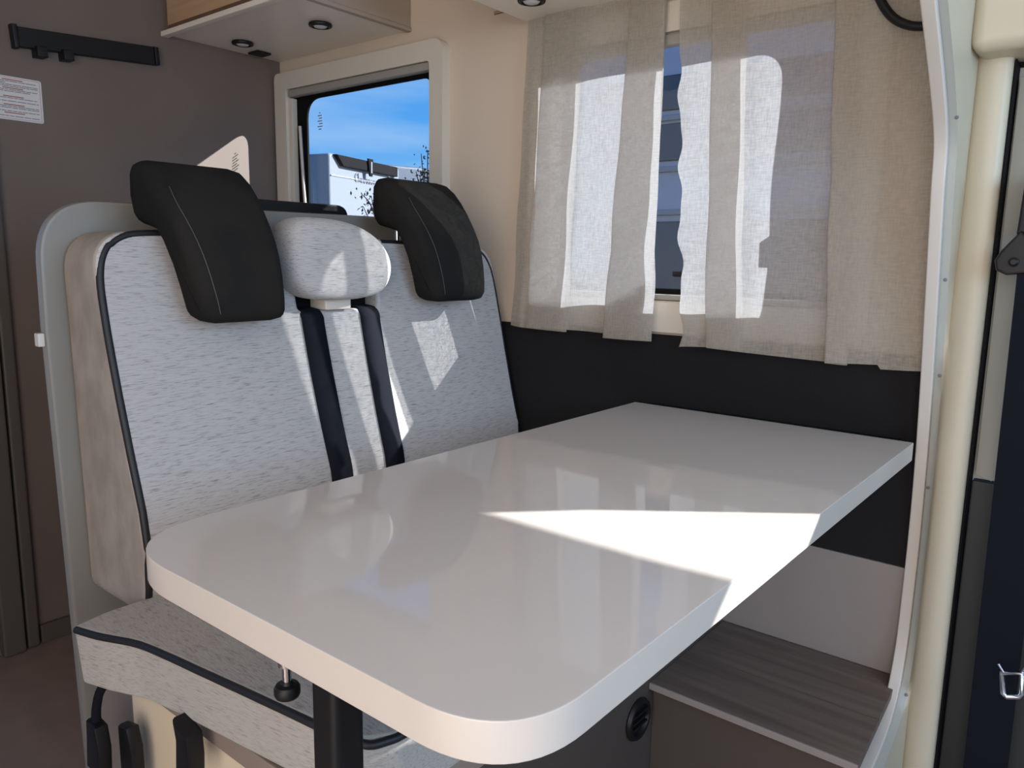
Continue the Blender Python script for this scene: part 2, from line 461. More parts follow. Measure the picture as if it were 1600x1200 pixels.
# --- cab opening: partition, white edge trim, pillar
path = catmull([(0.90, 1.62), (1.09, 1.46), (1.193, 1.368), (1.297, 1.28), (1.362, 1.208), (1.378, 1.132), (1.412, 0.98), (1.446, 0.82),
                (1.468, 0.68), (1.477, 0.56), (1.475, 0.43), (1.462, 0.321), (1.410, 0.238), (1.30, 0.200), (1.12, 0.185), (0.9, 0.18)], 6)
path = [(p[0], p[1]) for p in path]
inn = [(p[0], p[1]) for p in path]
offp = []
for i, p in enumerate(path):
    a = Vector(path[max(i - 1, 0)]); b = Vector(path[min(i + 1, len(path) - 1)]); t = (b - a).normalized()
    nn = Vector((-t.y, t.x))
    if nn.x < 0 and abs(t.y) > 0.2: nn = -nn
    offp.append((p[0] + nn.x * 0.012, p[1] + nn.y * 0.012))
loop = inn + list(reversed(offp))
tag(from_bm('trim_5', prism_bm([(-0.273, y, z) for y, z in loop], [(-0.2535, y, z) for y, z in loop], 0.0025, 2), 'trim_white', ang=50), kind=ST)
part = offp + [(0.9, 0.001), (1.4995, 0.001), (1.4995, 1.9295), (0.9, 1.9295)]
wr = plate('wall_right', part, [], 'x', -0.266, -0.2565, 'trim_white')
tag(wr, kind=ST)
bm = bmesh.new(); rings = []
n_ = len(path); low = [i for i in range(n_) if offp[i][1] > 0.36 and offp[i][1] < 1.46]; rest = [i for i in range(max(low) + 1, n_)]
for i in low + rest:
    y, z_ = offp[i]
    zl = z_ if i in low else 0.36 - 0.355 * (i - max(low)) / len(rest)
    yg = y + 0.002
    secs = [(-0.2564, yg, z_), (-0.2425, yg + 0.001, z_), (-0.2375, 1.452, zl), (-0.230, 1.444, zl), (-0.215, 1.440, zl), (-0.200, 1.4405, zl), (-0.1925, 1.445, zl), (-0.190, 1.455, zl), (-0.190, 1.4995, zl)]
    rings.append([bm.verts.new(p) for p in secs])
for A_, B_ in zip(rings, rings[1:]):
    for k in range(8):
        f = bm.faces.new((A_[k], A_[k + 1], B_[k + 1], B_[k])); f.material_index = 1 if k < 1 else 0
me = bpy.data.meshes.new('trim_6'); from mathutils.bvhtree import BVHTree
bm.normal_update(); bvh = BVHTree.FromBMesh(bm); bm.to_mesh(me); bm.free(); smooth(me, 60)
t6 = tag(link('trim_6', me, ['pillar', 'groove']), kind=ST)
tag(box('trim_7', (-0.243, 1.375, 1.335), (0.6, 1.54, 1.925), 'pillar', bev=0.022, seg=4), kind=ST)      # cab overhead lining

def ray(u, v):
    c = ((u - 800) / 1206.0, (v - 600) / 1206.0, 1.0)
    return Vector([RX[i][0] * c[0] + RX[i][1] * c[1] + RX[i][2] * c[2] for i in range(3)])
for (u, v) in ((1495, 183), (1477, 437), (1468, 587), (1450, 762), (1416, 1086)):
    hit, nrm, _, _ = bvh.ray_cast(Vector((0, 0, CAMZ)), ray(u, v).normalized())
    if hit is None: continue
    if nrm.dot(ray(u, v)) > 0: nrm = -nrm
    lathe('screw', [(0.0030, 0), (0.0030, 0.0008), (0.0014, 0.0014)], hit, nrm, 'ink', t6, 10)

# --- cab door on the curtain side: lining, dark lower half, window
d2 = empty('door_2', (0.3, 1.5, 0), kind=ST)
def through(p):                      # where the sunbeam that lands on p crosses the plane of the door glass
    t = (1.5 - p[1]) / -SUN_D.y
    return (p[0] + t, p[2] - SUN_D.z * t)
op = [through(p) for p in ((-0.624, 0.617, 0.72), (-0.486, 0.762, 0.72), (-0.268, 0.937, 0.72), (-0.28, 0.918, 0.70))]  # window outline shaped backwards from the sun patches it should cast
op += [(op[2][0] + 0.055, op[2][1])] + [through(p) for p in ((-0.6, 0.5825, 0.445), (-0.6, 0.5805, 0.4236), (-0.6, 0.5668, 0.430), (-0.6, 0.569, 0.457), (-0.27, 0.838, 0.690))]
zb_ = op[-1][1]; pt_ = through((-0.274, 0.648, 0.72))
op = op[:3] + op[4:] + [(1.15, zb_), (1.05, pt_[1] - 0.02), pt_]
op = rounded(op, [0.003, 0.03, 0.01, 0, 0.004, 0, 0, 0.004, 0.01, 0.05, 0.05, 0.005])
plate('door_lining', [(-0.1885, 0.66), (1.30, 0.66), (1.30, 1.42), (-0.1885, 1.42)], [op, [(0.316, 1.126), (0.332, 1.060), (0.348, 1.060), (0.337, 1.108)]], 'y', 1.500, 1.53, 'door_grey', d2)  # second hole: unseen slit added to let a thin sun streak through
box('door_lower', (-0.1861, 1.485, 0.02), (1.30, 1.53, 0.659), 'door_dark', d2, 0.004)
box('door_seal', (-0.1890, 1.456, 0.02), (-0.1862, 1.4995, 1.334), 'rubber', d2, 0.001)
box('door_seal', (-0.1860, 1.480, 1.3285), (0.5, 1.4995, 1.3335), 'rubber', d2, 0.001)
box('window_pane', (-0.02, 1.532, 0.90), (1.20, 1.536, 1.415), 'cab_pane', d2, 0)
from_bm('pillar_cover', prism_bm([(-0.180, 1.478, 0.672), (-0.155, 1.462, 0.668), (-0.147, 1.47, 0.674), (-0.140, 1.475, 0.678), (-0.140, 1.499, 0.678), (-0.180, 1.499, 0.672)],
                                 [(-0.182, 1.478, 1.31), (-0.115, 1.462, 1.31), (-0.08, 1.462, 1.31), (-0.06, 1.475, 1.31), (-0.06, 1.499, 1.31), (-0.182, 1.499, 1.31)], 0), 'door_grey', d2)
tag(box('wall_right_upper', (-0.189, 1.50, 1.4205), (1.30, 1.54, 1.93), 'shell', bev=0), kind=ST)
bpy.data.objects['wall_right_upper'].name = 'trim_8'

# --- cab belt on the pillar
sb = empty('cab_seat_belt', (-0.13, 1.46, 0.3), 'black cab seat belt with pivot guide on the grey door pillar', 'seat belt')
Lp = [(-0.152, 1.425, 1.155), (-0.131, 1.425, 1.158), (-0.128, 1.425, 1.075), (-0.155, 1.425, 1.068)]
from_bm('height_adjuster', prism_bm([(a, b - 0.02, c) for a, b, c in Lp], [(a, b + 0.035, c) for a, b, c in Lp], 0.004, 2), 'black', sb)
from_bm('belt_guide', prism_bm([(-0.149, 1.40, 1.073), (-0.128, 1.40, 1.050), (-0.05, 1.40, 1.050), (-0.05, 1.40, 1.018), (-0.162, 1.40, 1.006), (-0.176, 1.40, 1.013), (-0.1795, 1.40, 1.028), (-0.173, 1.40, 1.042)],
                               [(-0.149, 1.43, 1.073), (-0.128, 1.43, 1.050), (-0.05, 1.43, 1.050), (-0.05, 1.43, 1.018), (-0.162, 1.43, 1.006), (-0.176, 1.43, 1.013), (-0.1795, 1.43, 1.028), (-0.173, 1.43, 1.042)], 0.005, 2), 'black', sb)
lathe('pivot_bolt', [(0.007, 0), (0.007, 0.006), (0.004, 0.009)], (-0.153, 1.40, 1.026), (0, -1, 0), 'black', sb, 14)
from_bm('webbing', prism_bm([(-0.148, 1.405, 1.02), (-0.085, 1.405, 1.02), (-0.080, 1.445, 0.05), (-0.143, 1.445, 0.05)],
                            [(-0.148, 1.408, 1.02), (-0.085, 1.408, 1.02), (-0.080, 1.448, 0.05), (-0.143, 1.448, 0.05)], 0), 'belt', sb)
def px_at_y(u, v, y):
    d = ray(u, v); q = Vector((0, 0, CAMZ)) + d * (y / d.y); return q
bk = [px_at_y(u, v, 1.36) for u, v in ((1566, 1052), (1597, 1052), (1597, 1084), (1592, 1089), (1573, 1089), (1567, 1083))]
tube('latch_tongue', bk, 0.0042, 'silver', sb, 8, True)
tube('tongue_arm', [px_at_y(1560, 1037, 1.36), px_at_y(1569, 1052, 1.36)], 0.0018, 'silver', sb)
tube('tongue_arm', [px_at_y(1604, 1040, 1.36), px_at_y(1596, 1052, 1.36)], 0.0018, 'silver', sb)

# --- ledge under the window, right of the table
lg = empty('side_ledge', (-0.5, 1.3, 0), 'low ledge with grey oak planks on top along the black felt wall', 'ledge')
def plank(y0, y1):
    xe = lambda y: -0.2515 - (y - 1.172) * 0.0456          # the end is scribed to the curve of the cab trim
    c = [(-0.6095, y0), (xe(y0), y0), (xe(y1), y1), (-0.6095, y1)]
    from_bm('plank', prism_bm([(x, y, 0.265) for x, y in c], [(x, y, 0.250) for x, y in c], 0.0012, 2), 'wood', lg)
plank(1.1725, 1.3184)
plank(1.3214, 1.4875)
box('riser', (-0.6095, 1.185, 0.0), (-0.267, 1.200, 0.249), 'dark_riser', lg, 0.001)
box('nosing', (-0.6095, 1.168, 0.2525), (-0.2515, 1.172, 0.265), 'grey_panel', lg, 0.001)

# ------------------------------------------------------------------ overhead lockers
lk = empty('overhead_locker', (-1.85, 1.5, 1.605), 'overhead locker with oak door and two downlights above the small window', 'locker')
box('body', (-2.149, 1.145, 1.605), (-1.580, 1.4995, 1.925), 'locker', lk, 0.002)
box('end_panel', (-1.5795, 1.128, 1.612), (-1.566, 1.4995, 1.925), 'locker_end', lk, 0.002)
box('edge_lip', (-1.5797, 1.128, 1.601), (-1.563, 1.4995, 1.6118), 'locker_end', lk, 0.002)
box('edge_lip', (-2.149, 1.122, 1.598), (-1.5797, 1.1445, 1.612), 'locker', lk, 0.003)
box('door', (-2.115, 1.126, 1.622), (-1.583, 1.1445, 1.92), 'wood_door', lk, 0.001)
box('door_edge', (-2.115, 1.1262, 1.6125), (-1.583, 1.1445, 1.6215), 'wood_edge', lk, 0.0005)
def downlight(p, parent, r=0.030):
    a = lathe('downlight', [(r * .6, 0.0), (r * .95, 0.0), (r, -0.003), (r * .96, -0.007), (r * .72, -0.009), (r * .66, -0.005)], p, (0, 0, 1), 'black', parent, 28)
    lathe('lens', [(r * .64, -0.0045), (r * .5, -0.009), (r * .2, -0.0105)], p, (0, 0, 1), 'lens', a, 24)
downlight((-1.712, 1.320, 1.6045), lk)
downlight((-2.035, 1.300, 1.6045), lk)
box('socket', (-2.120, 1.370, 1.598), (-2.072, 1.418, 1.6045), 'black', lk, 0.002)

l2 = empty('overhead_locker', (-0.7, 1.5, 1.553), 'pale overhead locker above the curtains, its underside with one downlight', 'locker')
box('body', (-1.162, 1.16, 1.553), (-0.268, 1.4985, 1.925), 'locker', l2, 0.003)
downlight((-1.052, 1.352, 1.5525), l2)
tube('brass_pin', [(-1.162, 1.392, 1.556), (-1.186, 1.392, 1.556)], 0.004, 'brass', l2)

# ------------------------------------------------------------------ bulkhead fittings
cr = empty('coat_rail', (-2.15, 0.93, 1.53), 'black coat rail with two small hooks on the taupe bulkhead', 'coat rail')
A = Vector((-2.13, 0.752, 1.517)); B = Vector((-2.13, 1.104, 1.541)); dd = (B - A).normalized(); up = Vector((0, -dd.z, dd.y))
def bar(name, a, b, hw, x0, x1, m, parent, bev=0.003):
    f = [a + up * hw, b + up * hw, b - up * hw, a - up * hw]
    return from_bm(name, prism_bm([(x1, p.y, p.z) for p in f], [(x0, p.y, p.z) for p in f], bev, 2), m, parent)
bar('rail', A + dd * 0.012, B - dd * 0.012, 0.0225, -2.1495, -2.128, 'black', cr)
bar('end_cap', A, A + dd * 0.0118, 0.0265, -2.1495, -2.124, 'black', cr)
bar('end_cap', B - dd * 0.0118, B, 0.0225, -2.1495, -2.124, 'black', cr)
for s in (0.055, 0.115):
    p = A + dd * s - up * 0.030
    bar('hook', p - dd * 0.012, p + dd * 0.012, 0.012, -2.1495, -2.112, 'black', cr)

nl = empty('notice_sticker', (-2.15, 0.74, 1.37), 'white printed notice sticker on the taupe bulkhead below the coat rail', 'sticker')
from_bm('paper', prism_bm([(-2.1485, y, z) for y, z in rect(0.64, 1.327, 0.813, 1.427, 0.006)], [(-2.1499, y, z) for y, z in rect(0.64, 1.327, 0.813, 1.427, 0.006)]), 'paper', nl)
bg_, br_ = bmesh.new(), bmesh.new()
z = 1.4205
row = 0
while z > 1.333:
    head = row % 5 == 0
    if head:
        box_bm((-2.1484, 0.728, z - 0.0024), (-2.1481, 0.772, z), 0, 2, br_); z -= 0.0042
    else:
        x = 0.648
        while x < 0.800:
            l = random.uniform(0.006, 0.022); xe = min(x + l, 0.804)
            box_bm((-2.1484, x, z - 0.0016), (-2.1481, xe, z), 0, 2, bg_); x = xe + 0.0016
            if random.random() < 0.07: break
        z -= 0.0037
    row += 1
for lo, hi in (((-2.1484, 0.644, 1.4235), (-2.1481, 0.809, 1.4242)), ((-2.1484, 0.644, 1.3300), (-2.1481, 0.809, 1.3307)), ((-2.1484, 0.8083, 1.330), (-2.1481, 0.809, 1.4242))):
    box_bm(lo, hi, 0, 2, br_)
tag(from_bm('printed_lines', bg_, 'ink', nl, sm=False), kind='stuff')
tag(from_bm('red_headings', br_, 'ink_red', nl, sm=False), kind='stuff')

# ------------------------------------------------------------------ bench
bn = empty('dinette_bench', (-1.1, 1.0, 0), 'two-seat dinette bench in pale grey chenille with black piping and charcoal headrests', 'bench')
def xf0(z): return -1.168 - (z - 0.45) * 0.125           # flat leaning plane
XK = [(0.40, -1.172), (0.45, -1.166), (0.50, -1.154), (0.56, -1.146), (0.62, -1.154), (0.70, -1.176), (0.80, -1.200), (0.90, -1.221), (0.98, -1.236), (1.06, -1.248), (1.2, -1.26)]
def xf(z):                                               # front of the backrest: a soft lumbar bulge below, leaning back above
    if z <= XK[0][0]: return XK[0][1]
    for (a, xa), (b, xb) in zip(XK, XK[1:]):
        if z <= b: return xa + (xb - xa) * (z - a) / (b - a)
    return XK[-1][1]

shell = rounded([(0.500, 0.0), (1.46, 0.0), (1.46, 1.108), (0.486, 1.100), (0.484, 0.9)], [0, 0, 0.03, 0.17, 0], 12)
shell = [(y * 1.0165, max(0, 1.02 + (z - 1.02) * 1.0165)) for y, z in shell]
shell = [(min(y, 1.485), z) for y, z in shell]
from_bm('back_shell', prism_bm([(-1.360, y, z) for y, z in shell], [(-1.384, y, z) for y, z in shell], 0.006, 2), 'greige', bn)
box('shell_latch', (-1.380, 0.482, 0.866), (-1.364, 0.4925, 0.888), 'trim_white', bn, 0.002)
from_bm('roll_bar', prism_bm([(-1.388, y, z) for y, z in rect(0.71, 1.04, 1.136, 1.128, [0.01, 0.01, 0.03, 0.01])], [(-1.414, y, z) for y, z in rect(0.71, 1.04, 1.136, 1.128, [0.01, 0.01, 0.03, 0.01])], 0.004, 2), 'black', bn)

ol = [(0.530, 0.440), (1.466, 0.440), (1.470, 0.80), (1.462, 1.048), (1.080, 1.054), (1.076, 0.914), (0.880, 0.914), (0.876, 1.054), (0.522, 1.052), (0.525, 0.88)]
ol = rounded(ol, [0.03, 0.03, 0, 0.075, 0.028, 0.012, 0.012, 0.028, 0.068, 0], 8)
bm = prism_bm([(xf0(z_), y, z_) for y, z_ in ol], [(-1.356, y, z_) for y, z_ in ol], 0.022, 4)
for zc in [k[0] for k in XK[1:-1]] + [0.475, 0.53, 0.59, 0.66, 0.75, 0.85, 0.94, 1.02]:
    bmesh.ops.bisect_plane(bm, geom=bm.verts[:] + bm.edges[:] + bm.faces[:], plane_co=(0, 0, zc), plane_no=(0, 0, 1))
for v in bm.verts:
    k = min(1, max(0, (v.co.x + 1.34) / 0.10))
    v.co.x += (xf(v.co.z) - xf0(v.co.z)) * k
bc = from_bm('back_cushion', bm, ['fabric_y', 'suede'], bn, ang=50)
for p in bc.data.polygons:
    if p.center.y < 0.60 and p.normal.x < 0.72: p.material_index = 1
pl = [(0.5345, 0.452), (0.533, 0.52), (0.531, 0.65), (0.5275, 0.80), (0.5255, 0.90), (0.527, 0.98), (0.540, 1.022), (0.568, 1.045), (0.615, 1.052), (0.72, 1.053), (0.85, 1.052)]
tube('piping', [(xf(z_) - 0.004, y + 0.004, z_ - (0.003 if z_ > 1.03 else 0)) for y, z_ in [(q[0], q[1]) for q in catmull(pl, 5)]], 0.0062, 'piping', bc)
pr = [(1.11, 1.050), (1.25, 1.049), (1.37, 1.046), (1.42, 1.035), (1.448, 1.005), (1.459, 0.96), (1.465, 0.85), (1.466, 0.70), (1.464, 0.47)]
tube('piping', [(xf(q[1]) - 0.004, q[0] - 0.004, q[1] - 0.002) for q in catmull(pr, 5)], 0.0055, 'piping', bc)

# headrests: a side profile lofted across, front rolled back at the top
prof = [(-1.300, 1.148), (-1.288, 1.164), (-1.270, 1.166), (-1.246, 1.160), (-1.222, 1.143), (-1.202, 1.122), (-1.184, 1.098), (-1.166, 1.070), (-1.152, 1.044), (-1.142, 1.016), (-1.136, 0.985),
        (-1.133, 0.950), (-1.134, 0.928), (-1.142, 0.916), (-1.160, 0.912), (-1.190, 0.913), (-1.205, 0.918), (-1.212, 0.930), (-1.214, 0.965), (-1.218, 1.00), (-1.228, 1.034), (-1.240, 1.054), (-1.268, 1.061), (-1.292, 1.066), (-1.301, 1.078), (-1.303, 1.11)]
def headrest(y0, y1, dz, parent):
    def place(u, v, pos):
        k = max(0.0, (1.10 - v) / 0.19)
        return (u, pos + 0.042 * k * (1 if pos < (y0 + y1) / 2 else 0.08), v + dz - 0.005 * k)
    bm = loft_bm(prof, round_stations(y0, y1, 0.024, 4), place)
    h = from_bm('headrest', bm, 'charcoal', parent, ang=70)
    st = [(u + 0.0005, y0 + 0.0225 + 0.042 * max(0.0, (1.10 - v) / 0.19), v + dz - 0.005 * max(0.0, (1.10 - v) / 0.19)) for u, v in prof[5:13]]
    tube('stitching', catmull(st, 3), 0.0006, 'jamb', h, 5)
    for yy in ((y0 + y1) / 2 - 0.045, (y0 + y1) / 2 + 0.045):
        tube('post', [(-1.272, yy, 1.03 + dz), (-1.272, yy, 1.075 + dz)], 0.006, 'chrome', h)
    return h
headrest(0.606, 0.795, 0.0, bn)
headrest(1.120, 1.318, 0.018, bn)

pil = [(0.850, 1.072), (0.875, 1.086), (0.92, 1.089), (0.975, 1.085), (1.022, 1.072), (1.058, 1.050), (1.080, 1.020), (1.083, 0.990), (1.070, 0.962), (1.045, 0.944), (1.005, 0.936), (0.955, 0.934), (0.905, 0.936), (0.870, 0.945), (0.846, 0.966), (0.838, 1.00), (0.840, 1.040)]
pil = [(q[0], q[1]) for q in catmull(pil + [pil[0]], 3)][:-1]
bm = bmesh.new(); rings = []
for pos, k in [(-1.262, .86), (-1.255, .95), (-1.24, .99), (-1.222, 1.0), (-1.203, .99), (-1.192, .965), (-1.185, .93), (-1.180, .87), (-1.177, .78), (-1.175, .6), (-1.174, .3)]:
    rings.append([bm.verts.new((pos - (1.01 + (v - 1.01) * k - 1.0) * 0.12, 0.962 + (u - 0.962) * k, 1.01 + (v - 1.01) * k)) for u, v in pil])
for A_, B_ in zip(rings, rings[1:]):
    for k in range(len(pil)): bm.faces.new((A_[k], A_[(k + 1) % len(pil)], B_[(k + 1) % len(pil)], B_[k]))
bm.faces.new(list(reversed(rings[0]))); bm.faces.new(rings[-1])
cp = from_bm('centre_headrest', bm, 'fabric_y', bn, ang=70)
cp['label'] = 'pale grey padded middle headrest'
box('support', (-1.262, 0.932, 0.9145), (-1.212, 0.995, 0.952), 'cream_plastic', cp, 0.004)

box('belt_slot', (-1.30, 0.8815, 0.9135), (-1.263, 1.0745, 0.975), 'rubber', bn, 0.002)
def belt(yt, yb, hw):
    cl = [(-1.3345, 0.940, 0), (-1.322, 0.932, 0), (-1.285, 0.922, 0), (-1.262, 0.919, 0), (-1.242, 0.9165, 0), (-1.229, 0.9135, 0.03), (-1.2185, 0.902, 0.07), (-1.2155, 0.885, 0.1)] + [(xf(z_) + 0.0025, z_, 0.1 + 0.9 * (0.87 - z_) / 0.415) for z_ in (0.84, 0.80, 0.75, 0.70, 0.66, 0.62, 0.59, 0.56, 0.53, 0.50, 0.455)]
    pts = catmull(cl, 4); bm = bmesh.new(); rows = []
    for p in pts:
        y = yt + (yb - yt) * p[2]
        x, z_ = p[0], p[1]
        xx = max(x, xf(z_) + 0.0025) if z_ < 0.89 else x
        rows.append([bm.verts.new((xx + (0.0016 if k % 2 else 0), y + s * hw, z_)) for k, s in enumerate((-1, 1, 1, -1))])
    for r_ in rows:
        for k, v in enumerate(r_):
            v.co.x += 0.0
    for A_, B_ in zip(rows, rows[1:]):
        bm.faces.new((A_[0], A_[2], B_[2], B_[0]))
    o = from_bm('belt_strap', bm, 'belt', bn, ang=60)
    md = o.modifiers.new('thick', 'SOLIDIFY'); md.thickness = 0.002; md.offset = 0
    return o
belt(0.905, 0.919, 0.025)
belt(1.047, 1.052, 0.025)

# seat cushion
so_ = [(-1.163, 0.475), (-1.150, 0.420), (-1.095, 0.434), (-1.03, 0.457), (-0.96, 0.467), (-0.885, 0.475), (-0.75, 0.492), (-0.625, 0.512), (-0.600, 0.545), (-0.600, 1.462), (-1.163, 1.462)]
so_ = rounded(so_, [0.02, 0.008, 0.05, 0.1, 0.1, 0.1, 0.1, 0.03, 0.03, 0.03, 0.01], 5)
def zt(x, y): return 0.482 + 0.006 * math.sin((x + 1.15) * 5.2)
bm = prism_bm([(x, y, zt(x, y)) for x, y in so_], [(x + 0.003, y + 0.006, zt(x, y) - 0.092) for x, y in so_], 0.014, 3)
sc_ = from_bm('seat_cushion', bm, 'fabric_x', bn, ang=50)
pp = [(-1.144, 0.4205), (-1.095, 0.432), (-1.03, 0.455), (-0.96, 0.465), (-0.885, 0.473), (-0.75, 0.490), (-0.632, 0.508), (-0.604, 0.532), (-0.598, 0.60), (-0.598, 0.9), (-0.598, 1.455)]
tube('piping', [(q[0], q[1] + 0.002, zt(q[0], q[1]) - 0.005) for q in catmull(pp, 5)], 0.0052, 'piping', sc_)
box('seat_board', (-1.185, 0.500, 0.352), (-0.606, 1.46, 0.386), 'rail_brown', bn, 0.004)
box('base_side', (-1.186, 0.512, 0.0), (-0.626, 0.530, 0.351), 'base_beige', bn, 0.002)
box('base_front', (-0.626, 0.531, 0.0), (-0.610, 1.46, 0.351), 'dark_riser', bn, 0.002)
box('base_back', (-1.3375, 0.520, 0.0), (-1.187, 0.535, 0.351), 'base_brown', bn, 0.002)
vt = lathe('air_vent', [(0.036, -0.002), (0.0390, 0.003), (0.036, 0.009), (0.030, 0.009), (0.027, 0.003)], (-0.610, 1.128, 0.214), (1, 0, 0), 'black', bn, 26)
for k in range(3):
    box('vent_slat', (-0.607, 1.103, 0.201 + k * 0.012), (-0.601, 1.153, 0.2045 + k * 0.012), 'black', vt, 0.001)
# belt buckles hanging at the aisle side
b1 = tube('buckle_strap', catmull([(-1.160, 0.505, 0.385), (-1.162, 0.462, 0.365), (-1.168, 0.452, 0.335), (-1.175, 0.452, 0.300)], 5), 0.007, 'belt', bn)
o = from_bm('belt_buckle', prism_bm([(-1.196, 0.440, 0.225), (-1.150, 0.440, 0.225), (-1.146, 0.440, 0.27), (-1.155, 0.440, 0.305), (-1.186, 0.440, 0.308), (-1.190, 0.440, 0.27)],
                                    [(-1.196, 0.462, 0.225), (-1.150, 0.462, 0.225), (-1.146, 0.462, 0.27), (-1.155, 0.462, 0.305), (-1.186, 0.462, 0.308), (-1.190, 0.462, 0.27)], 0.005, 2), 'black', bn)
o = from_bm('belt_buckle', prism_bm([(-1.148, 0.470, 0.200), (-1.105, 0.470, 0.200), (-1.106, 0.470, 0.275), (-1.118, 0.470, 0.306), (-1.148, 0.470, 0.300)],
                                    [(-1.148, 0.492, 0.200), (-1.105, 0.492, 0.200), (-1.106, 0.492, 0.275), (-1.118, 0.492, 0.306), (-1.148, 0.492, 0.300)], 0.006, 2), 'black', bn)
o = from_bm('belt_buckle', prism_bm([(-0.940, 0.455, 0.325), (-0.904, 0.455, 0.325), (-0.901, 0.455, 0.36), (-0.904, 0.455, 0.392), (-0.941, 0.455, 0.405), (-0.941, 0.455, 0.398), (-0.935, 0.455, 0.375)],
                                    [(-0.940, 0.48, 0.325), (-0.904, 0.48, 0.325), (-0.901, 0.48, 0.36), (-0.904, 0.48, 0.392), (-0.941, 0.48, 0.405), (-0.941, 0.48, 0.398), (-0.935, 0.48, 0.375)], 0.005, 2), 'black', bn)

# ------------------------------------------------------------------ table
tb = empty('dining_table', (-0.54, 0.9, 0), 'glossy pale greige dining table with rounded front corners on a black post', 'table')
to = rounded([(-0.813, 0.340), (-0.270, 0.340), (-0.270, 1.432), (-0.813, 1.432)], [0.115, 0.085, 0.002, 0.002], 14)
bm = prism_bm([(x, y, 0.72) for x, y in to], [(x, y, 0.688) for x, y in to], 0.0015, 2)
tt = from_bm('tabletop', bm, ['table', 'table_edge'], tb, ang=30)
for p in tt.data.polygons:
    if abs(p.normal.z) < 0.7: p.material_index = 1
from_bm('leg', prism_bm([(x, y, 0.687) for x, y in rect(-0.574, 0.412, -0.537, 0.450, 0.009)], [(x, y, 0.0) for x, y in rect(-0.574, 0.412, -0.537, 0.450, 0.009)], 0), 'black', tb)
box('table_rail', (-0.66, 0.40, 0.668), (-0.40, 1.35, 0.6875), 'black', tb, 0.002)
kn = lathe('clamp_knob', [(0.008, -0.014), (0.0115, -0.012), (0.0128, -0.009), (0.0128, -0.003), (0.011, 0.0), (0.006, 0.001), (0.005, 0.004)], (-0.607, 0.410, 0.603), (0, 0, 1), 'black', tb, 20)
tube('stem', [(-0.607, 0.410, 0.603), (-0.607, 0.410, 0.668)], 0.0045, 'chrome', kn)
lathe('collar', [(0.008, 0.02), (0.009, 0.03), (0.007, 0.036)], (-0.607, 0.410, 0.603), (0, 0, 1), 'chrome', kn, 12)
box('wall_bracket', (-0.80, 1.433, 0.690), (-0.30, 1.4885, 0.712), 'black', tb, 0.002)

# ------------------------------------------------------------------ curtains
def curtain(name, plan_top, plan_bot, z0, z1, hem, label, ripple=0.0):
    """plan: (x, y) points of the folded cloth seen from above, top and bottom"""
    a = catmull([(p[0], p[1], 0) for p in plan_top], 8); b = catmull([(p[0], p[1], 0) for p in plan_bot], 8)
    n = len(a); rows = 64
    bm = bmesh.new(); grid = []
    for j in range(rows + 1):
        t = j / rows
        r_ = []
        for i in range(n):
            k = i / (n - 1)
            p = a[i].lerp(b[i], t)
            zb = hem(k)
            z_ = z1 + (zb - z1) * t
            wob = 0.0022 * math.sin(17 * t + 31 * k) + 0.0015 * math.sin(29 * t * k + 3)
            if k < 0.08: p.x += ripple * (1 - k / 0.08) * (math.sin(34 * t + 0.6) + 0.5 * math.sin(61 * t)) * min(1, t * 3)
            r_.append(bm.verts.new((p.x + 0.5 * wob * t, p.y + wob * t, z_)))
        grid.append(r_)
    for j in range(rows):
        for i in range(n - 1):
            bm.faces.new((grid[j][i], grid[j][i + 1], grid[j + 1][i + 1], grid[j + 1][i]))
    me = bpy.data.meshes.new(name); bm.to_mesh(me); bm.free()
    for p in me.polygons: p.use_smooth = True
    o = link(name, me, 'curtain')
    o['label'] = label; o['category'] = 'curtain'; o['group'] = 'sheer curtains at the dinette window'
    return o

lt = [(-1.15, 1.4678), (-1.12, 1.4651), (-1.093, 1.4669), (-1.005, 1.4687), (-0.998, 1.466), (-1.005, 1.4638), (-1.086, 1.4624), (-1.093, 1.4597), (-1.086, 1.4574), (-1.01, 1.4588), (-0.975, 1.4642), (-0.93, 1.4678), (-0.878, 1.4687), (-0.808, 1.4696), (-0.801, 1.4669), (-0.808, 1.4642), (-0.87, 1.4628), (-0.877, 1.4602), (-0.87, 1.4579), (-0.835, 1.457), (-0.799, 1.4588)]
lb = [(-1.185, 1.4677), (-1.15, 1.4578), (-1.126, 1.4611), (-1.03, 1.4655), (-1.023, 1.4617), (-1.03, 1.4584), (-1.118, 1.4562), (-1.126, 1.4523), (-1.118, 1.449), (-1.035, 1.4512), (-1.005, 1.4578), (-0.96, 1.4633), (-0.912, 1.4644), (-0.812, 1.4655), (-0.804, 1.4617), (-0.812, 1.4584), (-0.902, 1.4556), (-0.911, 1.4518), (-0.902, 1.4479), (-0.845, 1.4457), (-0.789, 1.4501)]
lc = curtain('curtain', lt, lb, 0.855, 1.5525, lambda k: 0.858 - 0.004 * math.sin(9 * k) - 0.006 * k, 'left sheer cream curtain, next to the bench')
rt = [(-0.77, 1.462), (-0.745, 1.464), (-0.7, 1.466), (-0.64, 1.467), (-0.633, 1.464), (-0.64, 1.4615), (-0.69, 1.46), (-0.697, 1.457), (-0.69, 1.455), (-0.64, 1.457), (-0.6, 1.463), (-0.54, 1.466), (-0.47, 1.4675), (-0.438, 1.467), (-0.432, 1.464), (-0.438, 1.461), (-0.466, 1.459), (-0.47, 1.456), (-0.46, 1.454), (-0.42, 1.458), (-0.36, 1.465), (-0.31, 1.467), (-0.275, 1.464)]
